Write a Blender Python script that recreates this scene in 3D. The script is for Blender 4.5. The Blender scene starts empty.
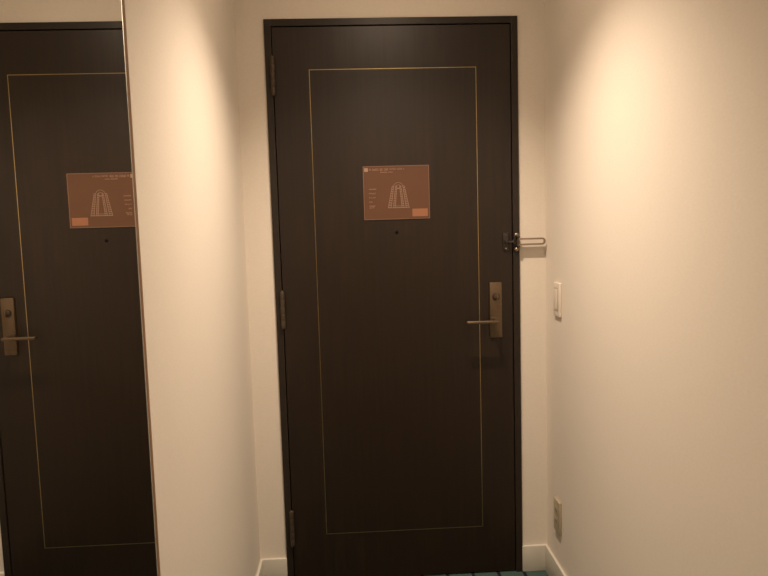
import bpy, bmesh, math
from mathutils import Matrix, Vector
S = bpy.context.scene
COL = S.collection

# ------------------------------------------------------------------ camera
cam_d = bpy.data.cameras.new('camera')
cam = bpy.data.objects.new('camera', cam_d); COL.objects.link(cam)
Rm = ((0.99836274, 0.04679638, 0.03289296),
      (-0.04961718, 0.99461936, 0.09094209),
      (-0.02846022, -0.09242525, 0.99531281))      # columns: right, forward, up
cam.matrix_world = Matrix(((Rm[0][0], Rm[0][2], -Rm[0][1], -0.16887),
                           (Rm[1][0], Rm[1][2], -Rm[1][1], -2.43481),
                           (Rm[2][0], Rm[2][2], -Rm[2][1], 1.35506),
                           (0, 0, 0, 1)))
cam_d.sensor_width = 36; cam_d.lens = 659.914 * 36 / 768
cam_d.clip_start = 0.02
S.camera = cam

# ------------------------------------------------------------------ world and exposure
w = bpy.data.worlds.new('world'); S.world = w; w.use_nodes = True
w.node_tree.nodes['Background'].inputs[0].default_value = (1, .8, .6, 1)
w.node_tree.nodes['Background'].inputs[1].default_value = 0.02
S.view_settings.view_transform = 'Standard'; S.view_settings.look = 'None'
S.view_settings.gamma = 1; S.view_settings.use_curve_mapping = False
S.view_settings.exposure = 0.05

XR, XL = 0.5561, -0.5574          # side walls
CEIL = 2.362
YB = 0.008                         # face of the wall with the door
YEND = -7.0

# x, y, beam watts, beam angle, glow of the frosted lens, which
LAMPS = [(0.0, -0.665, 143, 117, 158, 'near'), (0.16, -3.3, 56, 112, 620, 'far')]

# ------------------------------------------------------------------ helpers
def mat(name, col, rough=.6, metal=0, spec=.5, coat=0, coat_rough=.1):
    m = bpy.data.materials.new(name); m.use_nodes = True
    b = m.node_tree.nodes['Principled BSDF']
    b.inputs['Base Color'].default_value = (*col, 1)
    b.inputs['Roughness'].default_value = rough
    b.inputs['Metallic'].default_value = metal
    b.inputs['Specular IOR Level'].default_value = spec
    b.inputs['Coat Weight'].default_value = coat
    b.inputs['Coat Roughness'].default_value = coat_rough
    return m, b, m.node_tree

def noise_col(nt, b, c1, c2, scale=(1, 1, 1), nscale=10, detail=4, bump=0, dist=.001):
    N, L = nt.nodes, nt.links
    tc = N.new('ShaderNodeTexCoord'); mp = N.new('ShaderNodeMapping')
    mp.inputs['Scale'].default_value = scale
    n = N.new('ShaderNodeTexNoise'); n.inputs['Scale'].default_value = nscale
    n.inputs['Detail'].default_value = detail
    r = N.new('ShaderNodeValToRGB')
    r.color_ramp.elements[0].color = (*c1, 1); r.color_ramp.elements[0].position = .3
    r.color_ramp.elements[1].color = (*c2, 1); r.color_ramp.elements[1].position = .7
    L.new(tc.outputs['Object'], mp.inputs[0]); L.new(mp.outputs[0], n.inputs[0])
    L.new(n.outputs[0], r.inputs[0]); L.new(r.outputs[0], b.inputs['Base Color'])
    if bump:
        bp = N.new('ShaderNodeBump'); bp.inputs['Strength'].default_value = bump
        bp.inputs['Distance'].default_value = dist
        L.new(n.outputs[0], bp.inputs['Height']); L.new(bp.outputs[0], b.inputs['Normal'])
    return n

def make_mats():
    M = {}
    m, b, nt = mat('wallpaper', (.72, .655, .575), .75, spec=.2)
    noise_col(nt, b, (.705, .64, .56), (.735, .67, .59), (1, 1, 2.2), 90, 5, .12, .001); M['wall'] = m
    m, b, nt = mat('ceiling_paint', (.78, .75, .70), .8, spec=.2)
    noise_col(nt, b, (.77, .74, .69), (.79, .76, .71), nscale=40, bump=.1); M['ceil'] = m
    m, b, nt = mat('baseboard_paint', (.60, .565, .49), .45)
    noise_col(nt, b, (.585, .55, .475), (.61, .575, .50), nscale=30); M['base'] = m
    m, b, nt = mat('dark_wood', (.03, .02, .013), .42, spec=.45)
    noise_col(nt, b, (.0095, .0040, .0012), (.0185, .0084, .0027), (14, 14, .55), 5, 7, .12, .0004); M['wood'] = m
    m, b, nt = mat('frame_steel', (.034, .027, .024), .42, spec=.32)
    noise_col(nt, b, (.020, .0135, .0095), (.024, .0165, .0115), nscale=30); M['frame'] = m
    m, b, nt = mat('brass', (.62, .42, .19), .28, 1)
    noise_col(nt, b, (.42, .32, .14), (.50, .385, .18), nscale=20); M['brass'] = m
    m, b, nt = mat('bronze_hinge', (.20, .165, .13), .6, .6)
    noise_col(nt, b, (.075, .055, .036), (.092, .068, .045), nscale=40); M['hinge'] = m
    m, b, nt = mat('satin_bronze', (.36, .27, .19), .42, .9)
    noise_col(nt, b, (.150, .105, .066), (.175, .125, .080), (1, 1, 20), 40); M['bronze'] = m
    m, b, nt = mat('satin_steel', (.55, .50, .44), .32, .9)
    noise_col(nt, b, (.33, .26, .19), (.38, .30, .225), nscale=40); M['steel'] = m
    m, b, nt = mat('black_steel', (.06, .05, .045), .35, .8)
    noise_col(nt, b, (.05, .042, .038), (.07, .058, .05), nscale=40); M['dsteel'] = m
    m, b, nt = mat('black', (.006, .005, .005), .8, spec=.08)
    noise_col(nt, b, (.005, .004, .004), (.008, .006, .006), nscale=40); M['black'] = m
    m, b, nt = mat('mirror_silver', (.86, .87, .85), .0, 1)
    M['mirror'] = m
    m, b, nt = mat('mirror_bevel', (.80, .76, .70), .25, .6)
    M['bevel'] = m
    m, b, nt = mat('brown_edge', (.26, .15, .08), .4)
    noise_col(nt, b, (.24, .135, .07), (.29, .17, .095), (6, 6, 1), 12); M['edge'] = m
    m, b, nt = mat('card_brown', (.13, .06, .036), .4, spec=.3)
    noise_col(nt, b, (.100, .046, .025), (.106, .049, .027), nscale=20); M['card'] = m
    m, b, nt = mat('card_edge', (.30, .19, .13), .4); noise_col(nt, b, (.16, .09, .058), (.18, .10, .066)); M['cardedge'] = m
    m, b, nt = mat('card_orange', (.52, .19, .085), .45); noise_col(nt, b, (.245, .10, .050), (.26, .107, .054)); M['orange'] = m
    m, b, nt = mat('print_pale', (.50, .34, .25), .5); noise_col(nt, b, (.30, .19, .125), (.33, .21, .14)); M['pale'] = m
    m, b, nt = mat('print_faint', (.33, .17, .105), .5); noise_col(nt, b, (.25, .155, .105), (.28, .175, .12)); M['faint'] = m
    m, b, nt = mat('switch_plastic', (.76, .70, .62), .35); noise_col(nt, b, (.68, .605, .52), (.70, .625, .54)); M['plastic'] = m
    m, b, nt = mat('outlet_metal', (.45, .39, .28), .4, .3); noise_col(nt, b, (.42, .36, .25), (.46, .39, .28), nscale=60); M['outlet'] = m
    m, b, nt = mat('white_trim', (.8, .79, .77), .4); noise_col(nt, b, (.79, .78, .76), (.81, .80, .78)); M['white'] = m
    # carpet: teal tiles with dark lines
    m, b, nt = mat('carpet', (.05, .11, .11), .95, spec=.1)
    N, L = nt.nodes, nt.links
    tc = N.new('ShaderNodeTexCoord'); sp = N.new('ShaderNodeSeparateXYZ'); L.new(tc.outputs['Object'], sp.inputs[0])
    def mth(op, a, bb):
        n = N.new('ShaderNodeMath'); n.operation = op
        for i, v in enumerate((a, bb)):
            if isinstance(v, (int, float)): n.inputs[i].default_value = v
            else: L.new(v, n.inputs[i])
        return n.outputs[0]
    sx = mth('ADD', sp.outputs[0], 9.9385 - .044); fx = mth('MODULO', sx, .0995)
    line = mth('LESS_THAN', fx, .013)
    ns = N.new('ShaderNodeTexNoise'); ns.inputs['Scale'].default_value = 260; L.new(tc.outputs['Object'], ns.inputs[0])
    rp = N.new('ShaderNodeValToRGB'); rp.color_ramp.elements[0].color = (.030, .056, .052, 1); rp.color_ramp.elements[1].color = (.070, .118, .108, 1)
    L.new(ns.outputs[0], rp.inputs[0])
    mx = N.new('ShaderNodeMix'); mx.data_type = 'RGBA'
    L.new(line, mx.inputs[0]); L.new(rp.outputs[0], mx.inputs[6]); mx.inputs[7].default_value = (.012, .014, .02, 1)
    L.new(mx.outputs[2], b.inputs['Base Color'])
    bp = N.new('ShaderNodeBump'); bp.inputs['Strength'].default_value = .6; bp.inputs['Distance'].default_value = .003
    L.new(ns.outputs[0], bp.inputs['Height']); L.new(bp.outputs[0], b.inputs['Normal']); M['carpet'] = m
    m = bpy.data.materials.new('lamp_glow'); m.use_nodes = True
    nt = m.node_tree; nt.nodes.clear()
    e = nt.nodes.new('ShaderNodeEmission'); o = nt.nodes.new('ShaderNodeOutputMaterial')
    e.inputs[0].default_value = (1, .765, .55, 1); e.inputs[1].default_value = 12
    nt.links.new(e.outputs[0], o.inputs[0]); M['glow'] = m
    return M
M = make_mats()

def box(bm, x0, x1, y0, y1, z0, z1, bev=0, seg=2):
    vs = [bm.verts.new((x, y, z)) for x in (x0, x1) for y in (y0, y1) for z in (z0, z1)]
    fs = [(0, 1, 3, 2), (4, 6, 7, 5), (0, 4, 5, 1), (2, 3, 7, 6), (0, 2, 6, 4), (1, 5, 7, 3)]
    faces = [bm.faces.new([vs[i] for i in f]) for f in fs]
    if bev:
        ed = list({e for f in faces for e in f.edges})
        bmesh.ops.bevel(bm, geom=ed, offset=bev, segments=seg, profile=.5, affect='EDGES')

def cyl(bm, p, axis, r, length, n=24, r2=None, bev=0):
    """cylinder centred at p along axis 'x','y' or 'z'"""
    rot = {'z': Matrix(), 'x': Matrix.Rotation(math.pi/2, 4, 'Y'), 'y': Matrix.Rotation(-math.pi/2, 4, 'X')}[axis]
    g = bmesh.ops.create_cone(bm, cap_ends=True, segments=n, radius1=r, radius2=r if r2 is None else r2,
                              depth=length, matrix=Matrix.Translation(p) @ rot)
    if bev:
        ed = [e for e in {e for v in g['verts'] for e in v.link_edges} if len(e.link_faces) == 2 and any(len(f.verts) > 4 for f in e.link_faces)]
        bmesh.ops.bevel(bm, geom=ed, offset=bev, segments=2, profile=.5, affect='EDGES')

def sph(bm, p, r, n=20, s=(1, 1, 1)):
    bmesh.ops.create_uvsphere(bm, u_segments=n, v_segments=n//2, radius=r, matrix=Matrix.Translation(p) @ Matrix.Diagonal((*s, 1)))

def obj(name, bm, m, parent=None, smooth=False):
    """vertices are in world metres; a child keeps them by undoing its parent's place"""
    bmesh.ops.recalc_face_normals(bm, faces=bm.faces)
    me = bpy.data.meshes.new(name); bm.to_mesh(me); bm.free()
    me.materials.append(m)
    if smooth:
        for p in me.polygons: p.use_smooth = True
        me.set_sharp_from_angle(angle=math.radians(35))
    o = bpy.data.objects.new(name, me); COL.objects.link(o)
    if parent:
        o.parent = parent
        q, off = parent, Vector((0, 0, 0))
        while q: off += q.location; q = q.parent
        me.transform(Matrix.Translation(-off))
    return o

def tag(o, label, cat, group=None, kind=None):
    o['label'] = label; o['category'] = cat
    if group: o['group'] = group
    if kind: o['kind'] = kind
    return o

def thing(name, loc, label, cat, group=None, kind=None):
    o = bpy.data.objects.new(name, None); COL.objects.link(o); o.location = loc
    o.empty_display_size = .05
    return tag(o, label, cat, group, kind)

def B(): return bmesh.new()

# ------------------------------------------------------------------ room shell
FX, FI, FT, FTI = 0.4558, 0.4315, 2.10, 2.0755     # frame outer / inner half width, top / inner top
bm = B(); box(bm, XL-.12, XR+.12, YEND-.12, .30, -.08, 0)
tag(obj('floor', bm, M['carpet']), 'teal carpet with thin dark stripes running up to the door', 'floor', kind='structure')
bm = B()
# ceiling built with square cut-outs round the lamp housings
hole = .062
ys = [YEND-.12]
for (lx, ly, *_) in sorted(LAMPS, key=lambda t: t[1]): ys += [ly-hole, ly+hole]
ys += [.30]
for i in range(0, len(ys), 2): box(bm, XL-.12, XR+.12, ys[i], ys[i+1], CEIL, CEIL+.15)
for i in range(1, len(ys)-1, 2):
    box(bm, XL-.12, -hole, ys[i], ys[i+1], CEIL, CEIL+.15); box(bm, hole, XR+.12, ys[i], ys[i+1], CEIL, CEIL+.15)
tag(obj('ceiling', bm, M['ceil']), 'plain off-white ceiling above the entry corridor', 'ceiling', kind='structure')
bm = B(); box(bm, XR, XR+.12, YEND-.12, .13, 0, CEIL)
tag(obj('wall_right', bm, M['wall']), 'cream papered wall on the right with switch and outlet', 'wall', kind='structure')
bm = B(); box(bm, XL-.12, XL, YEND-.12, .13, 0, CEIL)
tag(obj('wall_left', bm, M['wall']), 'cream papered wall on the left carrying the tall mirror', 'wall', kind='structure')
bm = B()
box(bm, XL, -FX+.004, YB, .13, 0, CEIL); box(bm, FX-.004, XR, YB, .13, 0, CEIL)
box(bm, -FX+.004, FX-.004, YB, .13, FT-.004, CEIL)
tag(obj('wall_back', bm, M['wall']), 'cream papered end wall around the dark door', 'wall', kind='structure')
bm = B(); box(bm, XL, XR, YEND-.12, YEND, 0, CEIL)
tag(obj('wall_front', bm, M['wall']), 'cream papered wall behind the viewer', 'wall', kind='structure')

# baseboards: board with a rounded top
BH, BT = .104, .011
def baseboard(name, x0, x1, y0, y1, label):
    bm = B(); box(bm, x0, x1, y0, y1, 0, BH, .0025, 3)
    tag(obj(name, bm, M['base'], smooth=True), label, 'baseboard', kind='structure')
baseboard('baseboard_back_left', XL, -FX, YB-BT, YB, 'short grey-white baseboard left of the door')
baseboard('baseboard_back_right', FX, XR, YB-BT, YB, 'short grey-white baseboard right of the door')
baseboard('baseboard_left', XL, XL+BT, YEND, YB-BT, 'grey-white baseboard along the left wall')
baseboard('baseboard_right', XR-BT, XR, YEND, YB-BT, 'grey-white baseboard along the right wall')

# door frame
bm = B()
box(bm, -FX, -FI, 0, .11, 0, FT, .0012); box(bm, FI, FX, 0, .11, 0, FT, .0012)
box(bm, -FI, FI, 0, .11, FTI, FT, .0012)
box(bm, -FI, -FI+.018, .052, .11, 0, FTI); box(bm, FI-.018, FI, .052, .11, 0, FTI); box(bm, -FI+.018, FI-.018, .052, .11, FTI-.018, FTI)
tag(obj('trim_1', bm, M['frame']), 'narrow dark brown steel frame around the door', 'door frame', kind='structure')
bm = B(); box(bm, -FI+.018, FI-.018, .052, .13, 0, .006)
tag(obj('trim_2', bm, M['black']), 'black sill strip under the door', 'door sill', kind='structure')

# ------------------------------------------------------------------ door
DY = .004                                            # door face
door = thing('door_1', (-.4285, DY, 0), 'dark brown wooden entry door with a thin brass outline', 'door', kind='structure')
LX = .4285
bm = B(); box(bm, -LX, LX, DY, .050, .005, 2.0725, .001)
leaf = obj('door_leaf', bm, M['wood'], door)
ix0, ix1, iz0, iz1, t = -.3005, .3020, .1903, 1.9228, .00115
bm = B()
for (a, b_, c, d) in ((ix0-t, ix1+t, iz1-t, iz1+t), (ix0-t, ix1+t, iz0-t, iz0+t), (ix0-t, ix0+t, iz0+t, iz1-t), (ix1-t, ix1+t, iz0+t, iz1-t)):
    box(bm, a, b_, DY-.0003, DY+.002, c, d)
obj('brass_inlay', bm, M['brass'], door)['label'] = 'thin brass inlay line forming a tall rectangle'
# peephole: ring and dark lens
bm = B(); cyl(bm, (-.0005, DY-.001, 1.3335), 'y', .0060, .004, 24, bev=.0008)
pp = obj('peephole', bm, M['black'], door, True)
bm = B(); sph(bm, (-.0005, DY-.003, 1.3335), .0044, s=(1, .4, 1)); obj('peephole_lens', bm, M['black'], pp, True)
# hinges: stacked knuckles with finials over two thin plates
for hz in (1.9020, 1.0600, .2230):
    bm = B()
    hx, hy, hl = -.4300, -.0070, .134
    for k in range(5):
        zc = hz - hl/2 + hl*(k+.5)/5
        cyl(bm, (hx, hy, zc), 'z', .0084, hl/5-.0012, 20, bev=.0005)
    cyl(bm, (hx, hy, hz), 'z', .0070, hl, 16)
    sph(bm, (hx, hy, hz+hl/2), .0055, 14); sph(bm, (hx, hy, hz-hl/2), .0055, 14)
    box(bm, hx-.006, hx-.001, hy, .0015, hz-hl/2+.002, hz+hl/2-.002)
    box(bm, hx+.004, hx+.007, hy, DY+.0015, hz-hl/2+.002, hz+hl/2-.002)
    obj('hinge', bm, M['hinge'], door, True)
# lock plate with lever and thumb turn
bm = B(); box(bm, .3400, .3855, DY-.010, DY, .9290, 1.1370, .0015)
lock = obj('lock_plate', bm, M['bronze'], door, True); lock['label'] = 'tall satin bronze lock plate'
# lever: neck from plate, elbow and flat bar towards the middle of the door
bm = B(); LZ = .998
cyl(bm, (.3500, -.0120, LZ), 'y', .0115, .010, 28, bev=.001)
cyl(bm, (.3500, -.0350, LZ), 'y', .0080, .056, 24)
box(bm, .2405, .3570, -.0790, -.0620, LZ-.0052, LZ+.0052, .0028, 3)
sph(bm, (.3500, -.0650, LZ), .0070)
obj('lever_handle', bm, M['bronze'], lock, True)
bm = B(); tz, tx = 1.0835, .3630
cyl(bm, (tx, DY-.0125, tz), 'y', .0140, .005, 36, bev=.001)
obj('thumb_turn_rose', bm, M['dsteel'], lock, True)
bm = B(); cyl(bm, (tx, DY-.017, tz), 'y', .0095, .006, 24, bev=.001)
box(bm, tx-.0030, tx+.0030, DY-.030, DY-.018, tz-.0115, tz+.0115, .0015)
obj('thumb_turn', bm, M['bronze'], lock, True)
# guard stud plate on the door side
gz = 1.2855
bm = B(); box(bm, .3930, .4150, DY-.006, DY, gz-.034, gz+.034, .0028, 3)
gp = obj('guard_stud_plate', bm, M['dsteel'], door, True)
bm = B(); box(bm, .404, .4260, -.0205, -.0140, gz-.0035, gz+.0035, .0015); cyl(bm, (.405, -.0085, gz), 'y', .0055, .017, 18)
sph(bm, (.4270, -.0175, gz), .0065); obj('guard_stud', bm, M['dsteel'], gp, True)
bm = B()
for dz in (-.024, .024): cyl(bm, (.404, -.003, gz+dz), 'y', .0035, .003, 16, bev=.0008)
obj('screw', bm, M['hinge'], gp, True)

# ------------------------------------------------------------------ swing bar guard on the frame
g = thing('door_guard', (.443, 0, gz), 'steel U-shaped swing bar guard bolted to the right side of the door frame', 'door guard')
bm = B(); box(bm, .4330, .4530, -.006, 0, gz-.034, gz+.034, .002, 3)
box(bm, .4400, .4520, -.0235, -.005, gz-.020, gz-.0145, .001); box(bm, .4400, .4520, -.0235, -.005, gz+.0145, gz+.020, .001)
obj('mounting_plate', bm, M['dsteel'], g, True)
for dz in (-.0275, .0255):
    bm = B(); sph(bm, (.4425, -.006, gz+dz), .0080, 18, (1, .75, 1)); obj('bolt', bm, M['steel'], g, True)
bm = B(); cyl(bm, (.4460, -.0178, gz), 'z', .0042, .046, 18, bev=.0006)
obj('hinge_pin', bm, M['hinge'], g, True)
# U bar: closed band profile in x-z, depth in y
def uloop(bm, x0, x1, zc, ro, ri, ya, yb, n=10):
    def ring(r, x_in):
        pts = [(x_in, zc+r)]
        rr = min(r, .0075 + (r-ri)); cx_ = x1-rr
        zz = r-rr
        for k in range(n+1):
            a = math.pi/2*(1-k/n); pts.append((cx_+rr*math.cos(a), zc+zz+rr*math.sin(a)))
        for k in range(n+1):
            a = -math.pi/2*(k/n); pts.append((cx_+rr*math.cos(a), zc-zz+rr*math.sin(a)))
        pts.append((x_in, zc-r)); return pts
    A = ring(ro, x0)
    def inner():
        r = ri; xe = x1-(ro-ri); rr = min(r, .0060); cx_ = xe-rr; zz = r-rr
        pts = [(x0, zc+r)]
        for k in range(n+1):
            a = math.pi/2*(1-k/n); pts.append((cx_+rr*math.cos(a), zc+zz+rr*math.sin(a)))
        for k in range(n+1):
            a = -math.pi/2*(k/n); pts.append((cx_+rr*math.cos(a), zc-zz+rr*math.sin(a)))
        pts.append((x0, zc-r)); return pts
    Bp = inner(); V = []
    for P in (A, Bp):
        for y in (ya, yb): V.append([bm.verts.new((x, y, z)) for x, z in P])
    a0, a1, b0, b1 = V
    for i in range(len(A)-1):
        bm.faces.new((a0[i], a0[i+1], a1[i+1], a1[i])); bm.faces.new((b0[i], b1[i], b1[i+1], b0[i+1]))
        bm.faces.new((a0[i], b0[i], b0[i+1], a0[i+1])); bm.faces.new((a1[i], a1[i+1], b1[i+1], b1[i]))
    for i in (0, -1): bm.faces.new((a0[i], a1[i], b1[i], b0[i]))
bm = B(); uloop(bm, .4480, .5480, gz, .0134, .0070, -.0220, -.0135)
obj('swing_bar', bm, M['steel'], g, True)

# ------------------------------------------------------------------ evacuation card on the door
CX0, CX1, CZ0, CZ1 = -.1192, .1230, 1.3812, 1.5759
CY = DY-.003
card = thing('evacuation_card', (0, DY, 1.3812), 'brown landscape evacuation plan card fixed on the dark door', 'sign')
bm = B(); box(bm, CX0, CX1, CY, DY, CZ0, CZ1, .0008, 1)
obj('card_panel', bm, M['card'], card)
bm = B(); e = .0022
for (a, b_, c, d) in ((CX0, CX1, CZ1-e, CZ1), (CX0, CX1, CZ0, CZ0+e), (CX0, CX0+e, CZ0+e, CZ1-e), (CX1-e, CX1, CZ0+e, CZ1-e)):
    box(bm, a, b_, CY-.0004, CY+.001, c, d)
obj('card_border', bm, M['cardedge'], card)['label'] = 'paler rim of the card'
def prn(bm, x0, x1, z0, z1): box(bm, x0, x1, CY-.0003, CY+.0002, z0, z1)
bm = B(); prn(bm, .0585, .1150, 1.3900, 1.4180); obj('orange_panel', bm, M['orange'], card)['label'] = 'orange block at lower right'
bm = B(); prn(bm, -.1145, -.1010, 1.5560, 1.5690); obj('corner_mark', bm, M['pale'], card)['label'] = 'small pale square in the top left corner'
import random
random.seed(4)
def script(bm, x0, x1, zc, h):
    """a row of unreadable small strokes, as the print looks from here"""
    x = x0
    while x < x1:
        wd = random.uniform(.0022, .0042); k = random.randint(0, 3)
        prn(bm, x, x+.0009, zc-h/2, zc+h/2)
        if k != 1: prn(bm, x, x+wd, zc+h/2-.0009, zc+h/2)
        if k != 2: prn(bm, x, x+wd, zc-.0005, zc+.0005)
        if k != 0: prn(bm, x, x+wd, zc-h/2, zc-h/2+.0009)
        x += wd+.0010
        if random.random() < .12: x += .003
bm = B(); script(bm, -.0965, -.026, 1.5630, .0075); obj('title_print', bm, M['pale'], card)
bm = B(); script(bm, -.022, .030, 1.5640, .0055); script(bm, -.056, -.010, 1.5530, .0040); obj('subtitle_print', bm, M['faint'], card)
bm = B()
for (x1, zc) in ((-.0735, 1.4925), (-.0735, 1.4770), (-.078, 1.4620), (-.0835, 1.4460), (-.0735, 1.4310), (-.078, 1.4250)):
    script(bm, -.0985, x1, zc, .0048)
obj('legend_print', bm, M['faint'], card)
# floor plan: two legs of rooms with an arch over them
bm = B()
def seg(x0, z0, x1, z1, wd=.0014):
    d = Vector((x1-x0, 0, z1-z0)); nrm = Vector((-d.z, 0, d.x)).normalized()*wd/2
    a, b_ = Vector((x0, 0, z0)), Vector((x1, 0, z1)); q = [a+nrm, b_+nrm, b_-nrm, a-nrm]
    lo = [bm.verts.new((p.x, CY+.0002, p.z)) for p in q]; hi = [bm.verts.new((p.x, CY-.0003, p.z)) for p in q]
    bm.faces.new(hi); bm.faces.new(lo[::-1])
    for i in range(4): bm.faces.new((lo[i], lo[(i+1) % 4], hi[(i+1) % 4], hi[i]))
pcx, zb, zt = .0085, 1.4245, 1.5020
def X(s, f, k):    # k: 0 outer wall .. 3 inner wall
    bot = (.0385, .0270, .0200, .0120)[k]; top = (.0225, .0165, .0100, .0050)[k]
    return pcx + s*(bot+(top-bot)*f)
for s in (-1, 1):
    for k in range(4): seg(X(s, 0, k), zb, X(s, 1, k), zt)
    for i in range(13):
        f = i/12; z = zb+(zt-zb)*f
        seg(X(s, f, 0), z, X(s, f, 1), z, .0021); seg(X(s, f, 2), z, X(s, f, 3), z, .0021)
    for (r, zc) in ((.0165, 1.4995), (.0085, 1.4985)):
        for k in range(8):
            a0, a1 = math.pi/2*k/8, math.pi/2*(k+1)/8
            seg(pcx+s*r*math.cos(a0), zc+r*math.sin(a0)*.95, pcx+s*r*math.cos(a1), zc+r*math.sin(a1)*.95)
    seg(pcx+s*.0125, zb-.001, pcx+s*.0400, zb-.001, .0022)
seg(pcx-.0125, zb-.001, pcx+.0125, zb-.001, .0022); seg(pcx-.012, zb+.005, pcx+.012, zb+.005)
seg(pcx-.007, 1.494, pcx+.007, 1.494, .003)
obj('floor_plan_print', bm, M['faint'], card)

# ------------------------------------------------------------------ tall mirror on the left wall
XM = -.52705
MY1, MY0, MZ0, MZ1 = -1.3085, -2.20, .16, 2.24
mir = thing('wall_mirror', (XL, (MY0+MY1)/2, MZ0), 'tall mirror with a thin brown edge reflecting the door, on left wall', 'mirror')
fw = .009
bm = B(); box(bm, XM-.004, XM, MY0+fw, MY1-.0035, MZ0+fw, MZ1-fw)
obj('mirror_glass', bm, M['mirror'], mir)
bm = B(); box(bm, XM-.004, XM+.0005, MY1-.0035, MY1-.0005, MZ0+fw, MZ1-fw)
obj('bevelled_rim', bm, M['bevel'], mir)['label'] = 'pale polished rim of the glass'
bm = B()
box(bm, XL, XM-.004, MY0, MY1+fw, MZ0, MZ1)
box(bm, XM-.004, XM+.0015, MY1-.0005, MY1+fw, MZ0, MZ1, .001); box(bm, XM-.004, XM+.0015, MY0, MY0+fw, MZ0, MZ1, .001)
box(bm, XM-.004, XM+.0015, MY0+fw, MY1-.0005, MZ1-fw, MZ1); box(bm, XM-.004, XM+.0015, MY0+fw, MY1-.0005, MZ0, MZ0+fw)
obj('mirror_frame', bm, M['edge'], mir)['label'] = 'thin reddish brown frame'

# ------------------------------------------------------------------ switch and outlet on the right wall
sw = thing('light_switch', (XR, -.145, 1.021), 'slim cream rocker light switch at hand height on the right wall', 'light switch')
bm = B(); box(bm, XR-.0085, XR, -.181, -.111, 1.021, 1.141, .0025, 3); obj('cover_plate', bm, M['plastic'], sw, True)
bm = B(); box(bm, XR-.0095, XR-.006, -.163, -.123, 1.040, 1.124, .001); obj('rocker_surround', bm, M['outlet'], sw, True)
bm = B(); box(bm, XR-.0105, XR-.006, -.160, -.127, 1.045, 1.119, .002, 3); obj('rocker', bm, M['plastic'], sw, True)
ou = thing('wall_outlet', (XR, -.14, .224), 'dull beige outlet plate low on the right wall near the baseboard', 'outlet')
bm = B(); box(bm, XR-.0105, XR, -.173, -.108, .224, .345, .0025, 3); obj('cover_plate', bm, M['outlet'], ou, True)
for zc in (.305, .264):
    bm = B(); box(bm, XR-.0112, XR-.007, -.158, -.122, zc-.0175, zc+.0175, .001)
    s_ = obj('socket', bm, M['outlet'], ou, True)
    bm = B()
    for y in (-.147, -.133): box(bm, XR-.0116, XR-.0095, y-.0012, y+.0012, zc-.005, zc+.006)
    obj('slot', bm, M['black'], s_)

# ------------------------------------------------------------------ recessed downlights
def downlight(x, y, watts, angle, glow, which):
    lab = {'near': 'recessed ceiling downlight between the mirror and the door', 'far': 'recessed ceiling downlight behind the viewer'}[which]
    d = thing('ceiling_downlight', (x, y, CEIL), lab, 'ceiling light', 'recessed corridor downlights')
    n = 40
    def lathe(prof):
        bm = B(); rings = [[bm.verts.new((x+r*math.cos(2*math.pi*k/n), y+r*math.sin(2*math.pi*k/n), z)) for k in range(n)] for r, z in prof]
        for a in range(len(rings)-1):
            for k in range(n): bm.faces.new((rings[a][k], rings[a][(k+1) % n], rings[a+1][(k+1) % n], rings[a+1][k]))
        return bm
    obj('trim_ring', lathe([(.049, CEIL+.01), (.049, CEIL-.003), (.068, CEIL-.003), (.072, CEIL-.0005), (.072, CEIL), (.058, CEIL), (.052, CEIL+.01), (.049, CEIL+.01)]), M['white'], d, True)
    obj('housing', lathe([(.052, CEIL+.009), (.056, CEIL+.10), (.04, CEIL+.12), (.001, CEIL+.12), (.001, CEIL+.124), (.05, CEIL+.124), (.0595, CEIL+.10), (.0555, CEIL+.009), (.052, CEIL+.009)]), M['white'], d, True)
    gm = M['glow'].copy(); gm.name = 'lamp_glow_' + which; gm.node_tree.nodes['Emission'].inputs[1].default_value = glow
    prof = [(.0485, CEIL+.004)] + [(.0485*math.cos(a_), CEIL+.004-.020*math.sin(a_)) for a_ in [math.pi/2*k/6 for k in range(1, 6)]] + [(.0008, CEIL-.016)]
    obj('lamp_lens', lathe(prof), gm, d, True)['label'] = 'frosted glowing dome lens'
    ld = bpy.data.lights.new('downlight_lamp', 'SPOT'); ld.energy = watts; ld.color = (1, .805, .62)
    ld.spot_size = math.radians(angle); ld.spot_blend = 1.0; ld.shadow_soft_size = .022
    lo = bpy.data.objects.new('downlight_lamp', ld); COL.objects.link(lo); lo.parent = d; lo.location = (0, 0, -.020)
for l in LAMPS: downlight(*l)
